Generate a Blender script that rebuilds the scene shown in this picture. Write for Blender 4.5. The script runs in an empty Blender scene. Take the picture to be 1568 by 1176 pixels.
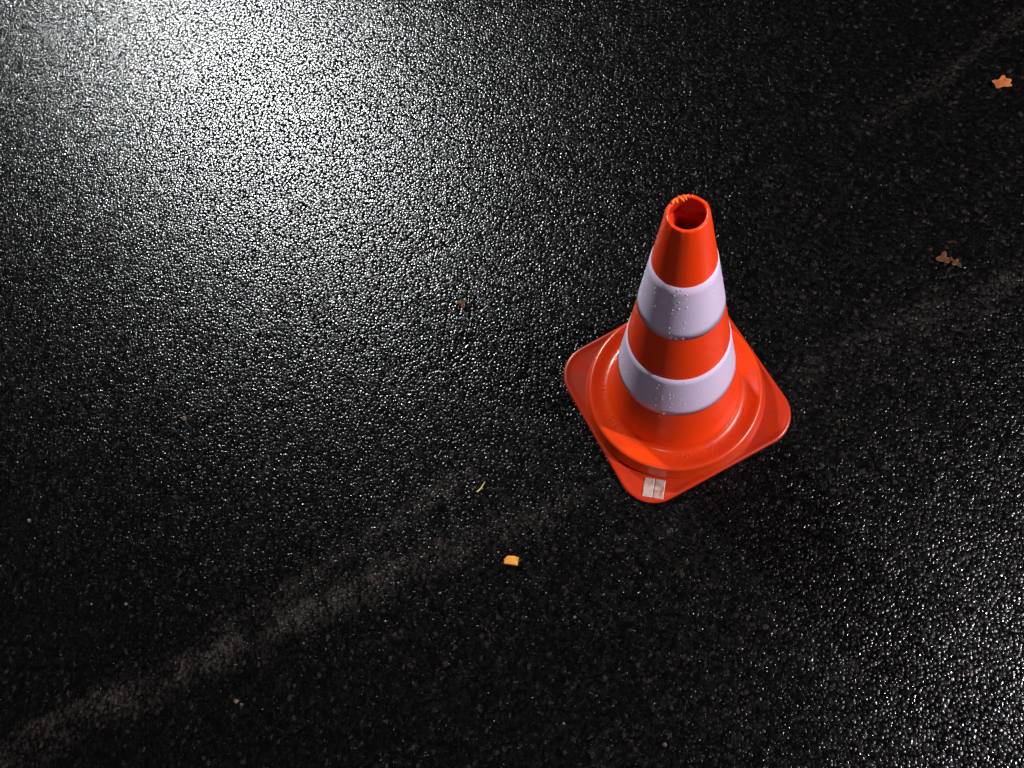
import bpy, bmesh, math, random
import numpy as np
from mathutils import Vector, Matrix, noise
random.seed(7)
scene=bpy.context.scene
COL=scene.collection
H=0.5
rt,rb,h1,h2,h3,h4,RR,S,rc,phi=0.019,0.08872,0.41838,0.32365,0.23438,0.1398,0.12584,0.13136,0.04907,0.61177
HB=0.042
# ---------------- camera (hand-held, about 1.1 m above the road, rolled)
d,hc,e,a,r=0.35622,1.08679,1.19657,-0.60113,-0.48735
Fw=Vector((math.sin(a)*math.cos(e),math.cos(a)*math.cos(e),-math.sin(e)))
r0=Vector((math.cos(a),-math.sin(a),0)); u0=r0.cross(Fw)
R=math.cos(r)*r0+math.sin(r)*u0; U=-math.sin(r)*r0+math.cos(r)*u0
cam=bpy.data.cameras.new("camera"); co=bpy.data.objects.new("camera",cam); COL.objects.link(co)
C=Vector((0,-d,hc))
co.matrix_world=Matrix(((R[0],U[0],-Fw[0],C[0]),(R[1],U[1],-Fw[1],C[1]),(R[2],U[2],-Fw[2],C[2]),(0,0,0,1)))
cam.sensor_width=36; cam.lens=26.88; cam.clip_start=0.05; cam.clip_end=2000
scene.camera=co
scene.view_settings.view_transform='Standard'; scene.view_settings.look='None'
scene.view_settings.exposure=0; scene.view_settings.gamma=1
# ---------------- node helpers
def mat(name):
    m=bpy.data.materials.new(name); m.use_nodes=True
    nt=m.node_tree; b=nt.nodes["Principled BSDF"]; return m,nt,b
def N(nt,t,**k):
    n=nt.nodes.new(t)
    for a_,v in k.items(): setattr(n,a_,v)
    return n
def val(nt,sock,v):
    if isinstance(v,bpy.types.NodeSocket): nt.links.new(v,sock)
    else: sock.default_value=v
def M_(nt,op,a_,b_=0.0,clamp=False):
    n=nt.nodes.new("ShaderNodeMath"); n.operation=op; n.use_clamp=clamp
    val(nt,n.inputs[0],a_); val(nt,n.inputs[1],b_)
    return n.outputs[0]
def ramp(nt,fac,stops):
    n=nt.nodes.new("ShaderNodeValToRGB"); el=n.color_ramp.elements
    while len(el)<len(stops): el.new(0.5)
    for i,(p_,c_) in enumerate(stops):
        el[i].position=p_; el[i].color=(*c_,1)
    nt.links.new(fac,n.inputs[0]); return n.outputs[0]
def maprange(nt,v,a0,a1,b0,b1,smooth=False):
    n=nt.nodes.new("ShaderNodeMapRange"); n.clamp=True
    if smooth: n.interpolation_type='SMOOTHSTEP'
    val(nt,n.inputs[0],v)
    for i,x in zip((1,2,3,4),(a0,a1,b0,b1)): val(nt,n.inputs[i],x)
    return n.outputs[0]
def mixc(nt,fac,a_,b_,bt='MIX'):
    n=nt.nodes.new("ShaderNodeMix"); n.data_type='RGBA'; n.blend_type=bt
    val(nt,n.inputs[0],fac)
    for s,v in ((n.inputs[6],a_),(n.inputs[7],b_)):
        if isinstance(v,tuple): s.default_value=(*v,1)
        else: nt.links.new(v,s)
    return n.outputs[2]
# ---------------- asphalt
def asphalt():
    m,nt,b=mat("wet_asphalt")
    geo=nt.nodes.new("ShaderNodeNewGeometry"); pos=geo.outputs["Position"]
    def noi(scale,detail=2,rough=.5,vec=pos):
        n=N(nt,"ShaderNodeTexNoise",noise_dimensions='2D'); n.inputs["Scale"].default_value=scale; n.inputs["Detail"].default_value=detail
        n.inputs["Roughness"].default_value=rough; nt.links.new(vec,n.inputs["Vector"]); return n
    def vor(scale,vec=pos):
        n=N(nt,"ShaderNodeTexVoronoi",feature='F1',voronoi_dimensions='2D'); n.inputs["Scale"].default_value=scale
        nt.links.new(vec,n.inputs["Vector"]); return n
    wn=noi(220,1)
    sub=N(nt,"ShaderNodeVectorMath",operation='SUBTRACT'); nt.links.new(wn.outputs["Color"],sub.inputs[0]); sub.inputs[1].default_value=(.5,.5,.5)
    scl=N(nt,"ShaderNodeVectorMath",operation='SCALE'); nt.links.new(sub.outputs[0],scl.inputs[0]); scl.inputs["Scale"].default_value=0.0022
    add=N(nt,"ShaderNodeVectorMath",operation='ADD'); nt.links.new(pos,add.inputs[0]); nt.links.new(scl.outputs[0],add.inputs[1])
    wp=add.outputs[0]
    v1=vor(215,wp); v2=vor(430,wp)
    s1=M_(nt,'SUBTRACT',1.0,M_(nt,'MULTIPLY',M_(nt,'POWER',v1.outputs["Distance"],2.2),1.35))
    cell=N(nt,"ShaderNodeSeparateColor"); nt.links.new(v1.outputs["Color"],cell.inputs[0])
    h=M_(nt,'MULTIPLY',s1,M_(nt,'ADD',0.55,M_(nt,'MULTIPLY',cell.outputs[0],0.7)))
    h=M_(nt,'ADD',h,M_(nt,'MULTIPLY',M_(nt,'SUBTRACT',1.0,M_(nt,'POWER',v2.outputs["Distance"],1.6)),0.20))
    h=M_(nt,'ADD',h,M_(nt,'MULTIPLY',noi(60,1,.5).outputs[0],0.7))
    bump=N(nt,"ShaderNodeBump"); bump.inputs["Strength"].default_value=1.0; bump.inputs["Distance"].default_value=0.00072
    nt.links.new(h,bump.inputs["Height"])
    sep=N(nt,"ShaderNodeSeparateXYZ"); nt.links.new(pos,sep.inputs[0]); X,Y=sep.outputs[0],sep.outputs[1]
    warpn=noi(6,3); patch=noi(11,4,.65); grain=noi(190,1,.6)
    def track(p0,p1,width,amp):
        dx,dy=p1[0]-p0[0],p1[1]-p0[1]; L=math.hypot(dx,dy); nx,ny=-dy/L,dx/L; c=-(nx*p0[0]+ny*p0[1])
        dist=M_(nt,'ADD',M_(nt,'ADD',M_(nt,'MULTIPLY',X,nx),M_(nt,'MULTIPLY',Y,ny)),c)
        dist=M_(nt,'ADD',dist,M_(nt,'MULTIPLY',M_(nt,'SUBTRACT',warpn.outputs[0],.5),0.06))
        return M_(nt,'MULTIPLY',maprange(nt,M_(nt,'ABSOLUTE',dist),0.0,width,1.0,0.0,True),amp)
    t1=track((-.920,-.631),(-.073,-.136),0.040,.75)
    t2=track((.171,.043),(.354,.157),0.038,.26)
    t3=track((-.495,-.323),(-.258,-.121),0.028,.3)
    t4=track((.267,.461),(.354,.548),0.025,.32)
    t2=M_(nt,'MULTIPLY',t2,maprange(nt,X,0.05,0.2,0,1,True))
    t1=M_(nt,'MULTIPLY',t1,maprange(nt,X,-.45,-.05,1,.12,True))
    t3=M_(nt,'MULTIPLY',t3,maprange(nt,X,-0.35,-0.2,1,0,True))
    t4=M_(nt,'MULTIPLY',t4,maprange(nt,X,0.2,0.32,0,1,True))
    tr=M_(nt,'MAXIMUM',M_(nt,'MAXIMUM',t1,t2),M_(nt,'MAXIMUM',t3,t4))
    tr=M_(nt,'MULTIPLY',tr,maprange(nt,patch.outputs[0],0.36,0.62,0.2,1.0))
    stonemask=M_(nt,'MULTIPLY',maprange(nt,cell.outputs[1],.25,.8,.08,1.2),maprange(nt,v1.outputs["Distance"],.35,.7,1.0,.15))
    trs=M_(nt,'MULTIPLY',tr,M_(nt,'MULTIPLY',stonemask,maprange(nt,grain.outputs[0],.35,.6,.3,1)))
    stone=ramp(nt,cell.outputs[1],[(0,(.0012,.0012,.0014)),(.7,(.0024,.0022,.0022)),(.96,(.005,.0045,.004)),(1,(.024,.017,.013))])
    col=mixc(nt,trs,stone,(.052,.038,.031))
    nt.links.new(col,b.inputs["Base Color"])
    rg=maprange(nt,cell.outputs[2],0,1,.13,.27)
    rg=M_(nt,'ADD',rg,M_(nt,'MULTIPLY',tr,.2)); nt.links.new(rg,b.inputs["Roughness"])
    gap_occl=M_(nt,'MULTIPLY',maprange(nt,v1.outputs["Distance"],.35,.7,.88,.08,True),maprange(nt,cell.outputs[0],0,.5,.4,1.0))  # occlusion shade put into the specular level, in gaps and on low stones
    nt.links.new(gap_occl,b.inputs["Specular IOR Level"])
    nt.links.new(mixc(nt,.28,(1,1,1),v2.outputs["Color"]),b.inputs["Specular Tint"])
    nt.links.new(bump.outputs[0],b.inputs["Normal"])
    return m
me=bpy.data.meshes.new("asphalt_ground"); s=300
me.from_pydata([(-s,-s,0),(s,-s,0),(s,s,0),(-s,s,0)],[],[(0,1,2,3)])
gr=bpy.data.objects.new("asphalt_ground",me); COL.objects.link(gr); me.materials.append(asphalt())
# ---------------- plastics
def plastic(name,base,rough=.36,dirt=.35,bumpd=.0004):
    m,nt,b=mat(name); tc=N(nt,"ShaderNodeTexCoord"); o=tc.outputs["Object"]
    n=N(nt,"ShaderNodeTexNoise"); n.inputs["Scale"].default_value=18; n.inputs["Detail"].default_value=6; n.inputs["Roughness"].default_value=.65; nt.links.new(o,n.inputs[0])
    n2=N(nt,"ShaderNodeTexNoise"); n2.inputs["Scale"].default_value=140; n2.inputs["Detail"].default_value=4; nt.links.new(o,n2.inputs[0])
    dk=tuple(c*.55 for c in base)
    c=mixc(nt,maprange(nt,n.outputs[0],.42,.72,0,dirt),base,dk)
    c=mixc(nt,maprange(nt,n2.outputs[0],.6,.75,0,dirt*.6),c,tuple(c_*.5+.02 for c_ in base))
    nt.links.new(c,b.inputs["Base Color"])
    nt.links.new(maprange(nt,n.outputs[0],.3,.7,rough-.06,rough+.14),b.inputs["Roughness"])
    bp=N(nt,"ShaderNodeBump"); bp.inputs["Strength"].default_value=.5; bp.inputs["Distance"].default_value=bumpd
    nt.links.new(n2.outputs[0],bp.inputs["Height"]); nt.links.new(bp.outputs[0],b.inputs["Normal"])
    return m
ORANGE=plastic("orange_plastic",(.95,.050,.002),.30,.14)
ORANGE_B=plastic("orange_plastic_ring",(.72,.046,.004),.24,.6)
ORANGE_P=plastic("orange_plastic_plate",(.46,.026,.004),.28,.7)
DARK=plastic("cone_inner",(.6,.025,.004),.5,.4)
STRIPE=plastic("reflective_white",(.70,.59,.78),.36,.03,.00005)
# ---------------- cone
empty=bpy.data.objects.new("traffic_cone",None); COL.objects.link(empty); empty.empty_display_size=.1
def obj(name,verts,faces,m,smooth=True,parent=empty):
    me=bpy.data.meshes.new(name); me.from_pydata(verts,[],faces); me.update()
    bm=bmesh.new(); bm.from_mesh(me); bmesh.ops.recalc_face_normals(bm,faces=bm.faces); bm.to_mesh(me); bm.free()
    if smooth:
        for p_ in me.polygons: p_.use_smooth=True
    me.materials.append(m)
    o=bpy.data.objects.new(name,me); COL.objects.link(o)
    if parent: o.parent=parent
    return o
def lathe(name,prof,m,seg=160,jit=None):
    vs=[];fs=[];n=len(prof)
    for i in range(seg):
        A=2*math.pi*i/seg
        for rr,z in prof:
            if jit: rr,z=jit(A,rr,z)
            vs.append((rr*math.cos(A),rr*math.sin(A),z))
    for i in range(seg):
        j=(i+1)%seg
        for k in range(n-1): fs.append((i*n+k,j*n+k,j*n+k+1,i*n+k+1))
    return obj(name,vs,fs,m)
def rad(h): return rb+(rt-rb)*(h-HB)/(H-HB)
def arc(cx,cz,rr,a0,a1,n):
    return [(cx+rr*math.cos(math.radians(a0+(a1-a0)*i/n)),cz+rr*math.sin(math.radians(a0+(a1-a0)*i/n))) for i in range(n+1)]
RO=.1274
ringp=[(RO-.001,0.004),(RO,.009),(RO,.012),(RO-.0015,.018),(RO-.0055,.030)]+arc(RO-.0105,0.0305,.0050,5,95,7)+[(RO-.0135,.0350),(RO-.018,.0328),(RO-.024,.0308),(rb+.007,.0312),(rb+.0035,.0342),(rb+.0008,.038),(rad(.042),.042)]
zs=np.linspace(.042,H-.003,40)
cone_out=[(rad(z),z) for z in zs]
rim=arc(rt-.0018,H-.002,.0018,20,180,8)
def ragged(A,rr,z):
    k=max(0,(z-(H-.012))/.012)
    if k<=0: return rr,z
    c,s_=math.cos(A),math.sin(A)
    n1=noise.noise(Vector((c*3,s_*3,1))); n2_=noise.noise(Vector((c*11,s_*11,5)))
    side=max(0,math.cos(A-math.radians(125)))**3
    return rr+k*(.0005*n1+.0006*n2_*(.3+side)), z+k*k*(.0008*n1+.003*n2_*side)
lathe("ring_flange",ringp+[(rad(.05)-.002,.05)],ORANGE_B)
lathe("cone_body",[(rad(.03),.03)]+cone_out+rim,ORANGE,240,ragged)
lathe("cone_inner_wall",[(rad(z)-.0036,z) for z in np.linspace(H-.002,.02,80)],DARK,240,ragged)
def band(name,z0,z1):
    zz=np.linspace(z0,z1,8); t=.0007
    lathe(name,[(rad(z0)-.001,z0)]+[(rad(z)+t,z) for z in zz]+[(rad(z1)-.001,z1)],STRIPE)
band("reflective_band_upper",h2,h1); band("reflective_band_lower",h4,h3)
def insert():
    z=H-.022; ro=rad(z)-.0035; n=64; vs=[];fs=[]
    def sq(A,k0):
        c,s_=math.cos(A),math.sin(A); k=k0/((abs(c)**6+abs(s_*1.25)**6)**(1/6)); return k*c,k*s_
    for zz,kk in ((z,None),(z-.001,.0105),(z-.02,.0105)):
        for i in range(n):
            A=2*math.pi*i/n
            x,y=(ro*math.cos(A),ro*math.sin(A)) if kk is None else sq(A,kk)
            vs.append((x,y,zz))
    for i in range(n):
        j=(i+1)%n; fs.append((i,j,n+j,n+i)); fs.append((n+i,n+j,2*n+j,2*n+i))
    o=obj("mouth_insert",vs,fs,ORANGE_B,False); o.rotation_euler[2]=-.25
insert()
vs=[];fs=[]
A0=math.radians(118)
for k,(da,L,w,up) in enumerate([(0,.008,.0018,.002),(.2,.006,.0020,.0015),(-.2,.007,.0014,.0025),(.4,.004,.0018,.0015)]):
    A=A0+da; c,s_=math.cos(A),math.sin(A); tx,ty=-s_,c; b0=len(vs)
    rr=rt-.0005
    for (q,w_,z,sw) in ((0,w*1.3,-.001,0),(L*.3,w,up*.7,.0003),(L*.65,w*.7,up,.0008),(L,.0003,up*.5,.0015)):
        for sg in(-1,1): vs.append(((rr-q)*c+(sg*w_+sw*(1 if k%2 else -1))*tx,(rr-q)*s_+(sg*w_+sw*(1 if k%2 else -1))*ty,H+z+(.0004 if sg>0 else 0)))
    for t_ in range(3): fs.append((b0+2*t_,b0+2*t_+1,b0+2*t_+3,b0+2*t_+2))
obj("rim_flash",vs,fs,plastic("rim_flash",(.95,.16,.01),.4,.1),False)
def outline(S_,rc_,n=14):
    o=[]
    for k in range(4):
        cx=(S_-rc_)*(1 if k in(0,3) else -1); cy=(S_-rc_)*(1 if k in(0,1) else -1)
        for i in range(n+1):
            A=k*math.pi/2+i/n*math.pi/2; o.append((cx+rc_*math.cos(A),cy+rc_*math.sin(A)))
    return o
layers=[(0,.0015),(0,.0055),(-.001,.0068),(-.0025,.0075),(-.005,.0077),(-.007,.0068),(-.012,.0064),(-.03,.0070)]
vs=[];fs=[]
for off,z in layers:
    for x,y in outline(S+off,max(rc+off,.01)): vs.append((x,y,z))
n=len(outline(S,rc))
for k in range(len(layers)-1):
    for i in range(n):
        j=(i+1)%n; fs.append((k*n+i,k*n+j,(k+1)*n+j,(k+1)*n+i))
fs.append(tuple(range((len(layers)-1)*n,len(layers)*n))); fs.append(tuple(range(n))[::-1])
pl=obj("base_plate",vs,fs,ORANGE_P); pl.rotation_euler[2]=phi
def label():
    m,nt,b=mat("label_vinyl"); tc=N(nt,"ShaderNodeTexCoord"); n=N(nt,"ShaderNodeTexNoise"); n.inputs["Scale"].default_value=130; n.inputs["Detail"].default_value=3; nt.links.new(tc.outputs["Object"],n.inputs[0])
    nt.links.new(ramp(nt,n.outputs[0],[(.45,(.42,.31,.28)),(.6,(.38,.21,.17)),(.72,(.3,.1,.06))]),b.inputs["Base Color"]); b.inputs["Roughness"].default_value=.35
    vs=[];fs=[]
    for x0,x1 in((-.0145,-.0005),(.0005,.0145)):
        b0=len(vs)
        for z,ins in((0,0),(.0010,0),(.0014,.0008)):
            for x,y in((x0+ins,-.0135+ins),(x1-ins,-.0135+ins),(x1-ins,.0135-ins),(x0+ins,.0135-ins)): vs.append((x,y,z))
        for k in(0,4):
            for i in range(4): fs.append((b0+k+i,b0+k+(i+1)%4,b0+k+4+(i+1)%4,b0+k+4+i))
        fs.append((b0+8,b0+9,b0+10,b0+11))
    o=obj("label_sticker",vs,fs,m,False); o.location=(-.016,-.143,.0068); o.rotation_euler[2]=math.radians(-3)
label()
wm,nt,b=mat("water_drop"); b.inputs["Base Color"].default_value=(.76,.66,.82,1); b.inputs["Roughness"].default_value=.06; b.inputs["Specular IOR Level"].default_value=.8
wm2,nt2,b2=mat("water_drop_orange"); b2.inputs["Base Color"].default_value=(.75,.06,.01,1); b2.inputs["Roughness"].default_value=.04; b2.inputs["Specular IOR Level"].default_value=.9
def drop(vs,fs,p_,nrm,rr):
    nrm=Vector(nrm).normalized(); t_=nrm.orthogonal().normalized(); b_=nrm.cross(t_); b0=len(vs); K=8
    e1=random.uniform(.8,1.2)
    for q,(cr,cz) in enumerate(((1,-.05),(.85,.28),(.5,.45))):
        for i in range(K):
            A=2*math.pi*i/K; vs.append(tuple(Vector(p_)+t_*rr*cr*math.cos(A)*e1+b_*rr*cr*math.sin(A)+nrm*rr*cz))
    vs.append(tuple(Vector(p_)+nrm*rr*.5))
    for q in(0,1):
        for i in range(K):
            j=(i+1)%K; fs.append((b0+q*K+i,b0+q*K+j,b0+(q+1)*K+j,b0+(q+1)*K+i))
    for i in range(K): fs.append((b0+2*K+i,b0+2*K+(i+1)%K,b0+3*K))
sl=(rb-rt)/(H-HB)
va,fa,vb,fb=[],[],[],[]
for k in range(240):
    A=random.uniform(0,2*math.pi) if random.random()<.35 else random.gauss(math.radians(-98),.3)
    z=random.uniform(h4,h3) if random.random()<.5 else random.uniform(h2,h1)
    if random.random()<.22: z=random.uniform(.05,.48)
    inb=(h4<z<h3) or (h2<z<h1)
    rr=rad(z)+(.0007 if inb else 0)
    drop(va if inb else vb,fa if inb else fb,(rr*math.cos(A),rr*math.sin(A),z),(math.cos(A),math.sin(A),sl),random.choice([.0004,.0005,.0006,.0008,.0011]))
for k in range(110):
    A=random.uniform(0,2*math.pi); rr=random.uniform(rb+.008,RO-.025)
    drop(vb,fb,(rr*math.cos(A),rr*math.sin(A),.0312),(0,0,1),random.choice([.0005,.0008,.0010,.0014]))
obj("water_droplets_on_bands",va,fa,wm); obj("water_droplets_on_plastic",vb,fb,wm2)
# ---------------- litter
def leafmat(name,c1,c2):
    m,nt,b=mat(name); tc=N(nt,"ShaderNodeTexCoord"); n=N(nt,"ShaderNodeTexNoise"); n.inputs["Scale"].default_value=120; n.inputs["Detail"].default_value=4; nt.links.new(tc.outputs["Object"],n.inputs[0])
    nt.links.new(ramp(nt,n.outputs[0],[(.35,c1),(.65,c2)]),b.inputs["Base Color"]); b.inputs["Roughness"].default_value=.6; b.inputs["Specular IOR Level"].default_value=.25; return m
LM=leafmat("dead_leaf",(.24,.060,.012),(.40,.12,.026))
LD=leafmat("dark_leaf",(.03,.012,.004),(.12,.036,.008))
def leaf(name,x,y,size,rot,m,lobes=5,depth=.35):
    n=60; vs=[(0,0,.004)];fs=[]
    for i in range(n):
        A=2*math.pi*i/n; rr=size*(1-depth*.5+depth*.5*math.cos(lobes*A+.8*math.sin(A)))*(1+.35*noise.noise(Vector((math.cos(A)*1.6+size*900,math.sin(A)*1.6,rot))))
        vs.append((rr*math.cos(A),rr*.85*math.sin(A),.002+.35*rr*abs(math.sin(A*1.5+rot))*.5))
    for i in range(n): fs.append((0,1+i,1+(i+1)%n))
    o=obj(name,vs,fs,m,True,None); o.location=(x,y,.001); o.rotation_euler[2]=rot; return o
leaf("fallen_leaf",.459,.549,.0155,.4,LM,5,.3)
leaf("fallen_leaf",.367,.239,.012,1.4,LD,3,.5)
leaf("fallen_leaf",.384,.233,.008,2.4,LD,4,.5)
leaf("fallen_leaf",-.341,.123,.010,.8,LD,3,.6)
vs=[]
pts=[(-.010,-.0055),(.009,-.0065),(.010,.005),(.003,.0065),(-.006,.006),(-.0105,.001)]
for z,k in((0,1),(.004,1),(.0055,.85)): vs+=[(px*k,py*k,z+(.0015 if px>0 else 0)*(z>0)) for px,py in pts]
fs=[]
for k in(0,6):
    for i in range(6): fs.append((k+i,k+(i+1)%6,k+6+(i+1)%6,k+6+i))
fs.append(tuple(range(12,18)))
o=obj("wood_chip",vs,fs,leafmat("chip_yellow",(.6,.22,.02),(.72,.36,.07)),False,None); o.location=(-.204,-.266,.001); o.rotation_euler[2]=.05
p0=(-.269,-.175); p1=(-.258,-.159); vs=[];fs=[]
for i in range(7):
    u=i/6; x=p0[0]+(p1[0]-p0[0])*u+.001*math.sin(u*5); y=p0[1]+(p1[1]-p0[1])*u; w=.0011*(1-.6*u)
    for k in range(6): A=k*math.pi/3; vs.append((x+w*math.cos(A),y-.6*w*math.cos(A),.003+w*math.sin(A)))
for i in range(6):
    for k in range(6): fs.append((i*6+k,i*6+(k+1)%6,(i+1)*6+(k+1)%6,(i+1)*6+k))
obj("straw_stalk",vs,fs,leafmat("straw",(.5,.4,.15),(.6,.5,.22)),True,None)
def g(x,y):
    v=Fw*1170.88+R*(x-784)-U*(y-588); k=-C[2]/v[2]; q=C+v*k
    return (q[0],q[1])
vs=[];fs=[]
def stone(x,y,rr):
    bm=bmesh.new(); bmesh.ops.create_icosphere(bm,subdivisions=1,radius=rr)
    b0=len(vs); ax=random.uniform(.7,1.4)
    for v in bm.verts:
        k=random.uniform(.75,1.15); vs.append((x+v.co.x*k*ax,y+v.co.y*k,rr*.2+v.co.z*k*.5))
    for f_ in bm.faces: fs.append(tuple(b0+v.index for v in f_.verts))
    bm.free()
for (x,y,rr) in [(283,641,.005),(305,715,.0035),(1137,855,.003),(45,797,.004),(193,925,.003),(362,1074,.004),(370,1079,.003),(880,945,.0025),(868,440,.0022),(1018,1140,.003),(465,985,.002),(140,925,.002)]:
    q=g(x,y); stone(q[0],q[1],rr)
for k in range(60):
    x,y=random.uniform(-2.2,2.2),random.uniform(-1.2,2.4)
    if math.hypot(x,y)<.22: continue
    stone(x,y,random.uniform(.0010,.0020))
obj("loose_grit",vs,fs,leafmat("grit",(.04,.03,.020),(.12,.085,.06)),False,None)
# ---------------- light
w=bpy.data.worlds.new("World"); scene.world=w; w.use_nodes=True
bg=w.node_tree.nodes["Background"]; bg.inputs[0].default_value=(.6,.5,.75,1); bg.inputs[1].default_value=.006
def lamp(name,loc,pw,col,rad_):
    l=bpy.data.lights.new(name,'POINT'); l.energy=pw; l.color=col; l.shadow_soft_size=rad_
    o=bpy.data.objects.new(name,l); o.location=loc; COL.objects.link(o)
lamp("lamp_far",(-4.15,4.35,4.5),2000,(.95,1.0,1.0),.32)
lamp("lamp_main",(5.0,-.7,4.5),1900,(1,.94,.99),.12)
lamp("lamp_right",(4.8,.5,3.0),230,(1,.93,1.0),.10)
lamp("fill_behind",(-.7,-4.6,3.9),140,(1,.95,1.0),.15)  # weak fill added to brighten the cone's front left, not an actual lamp
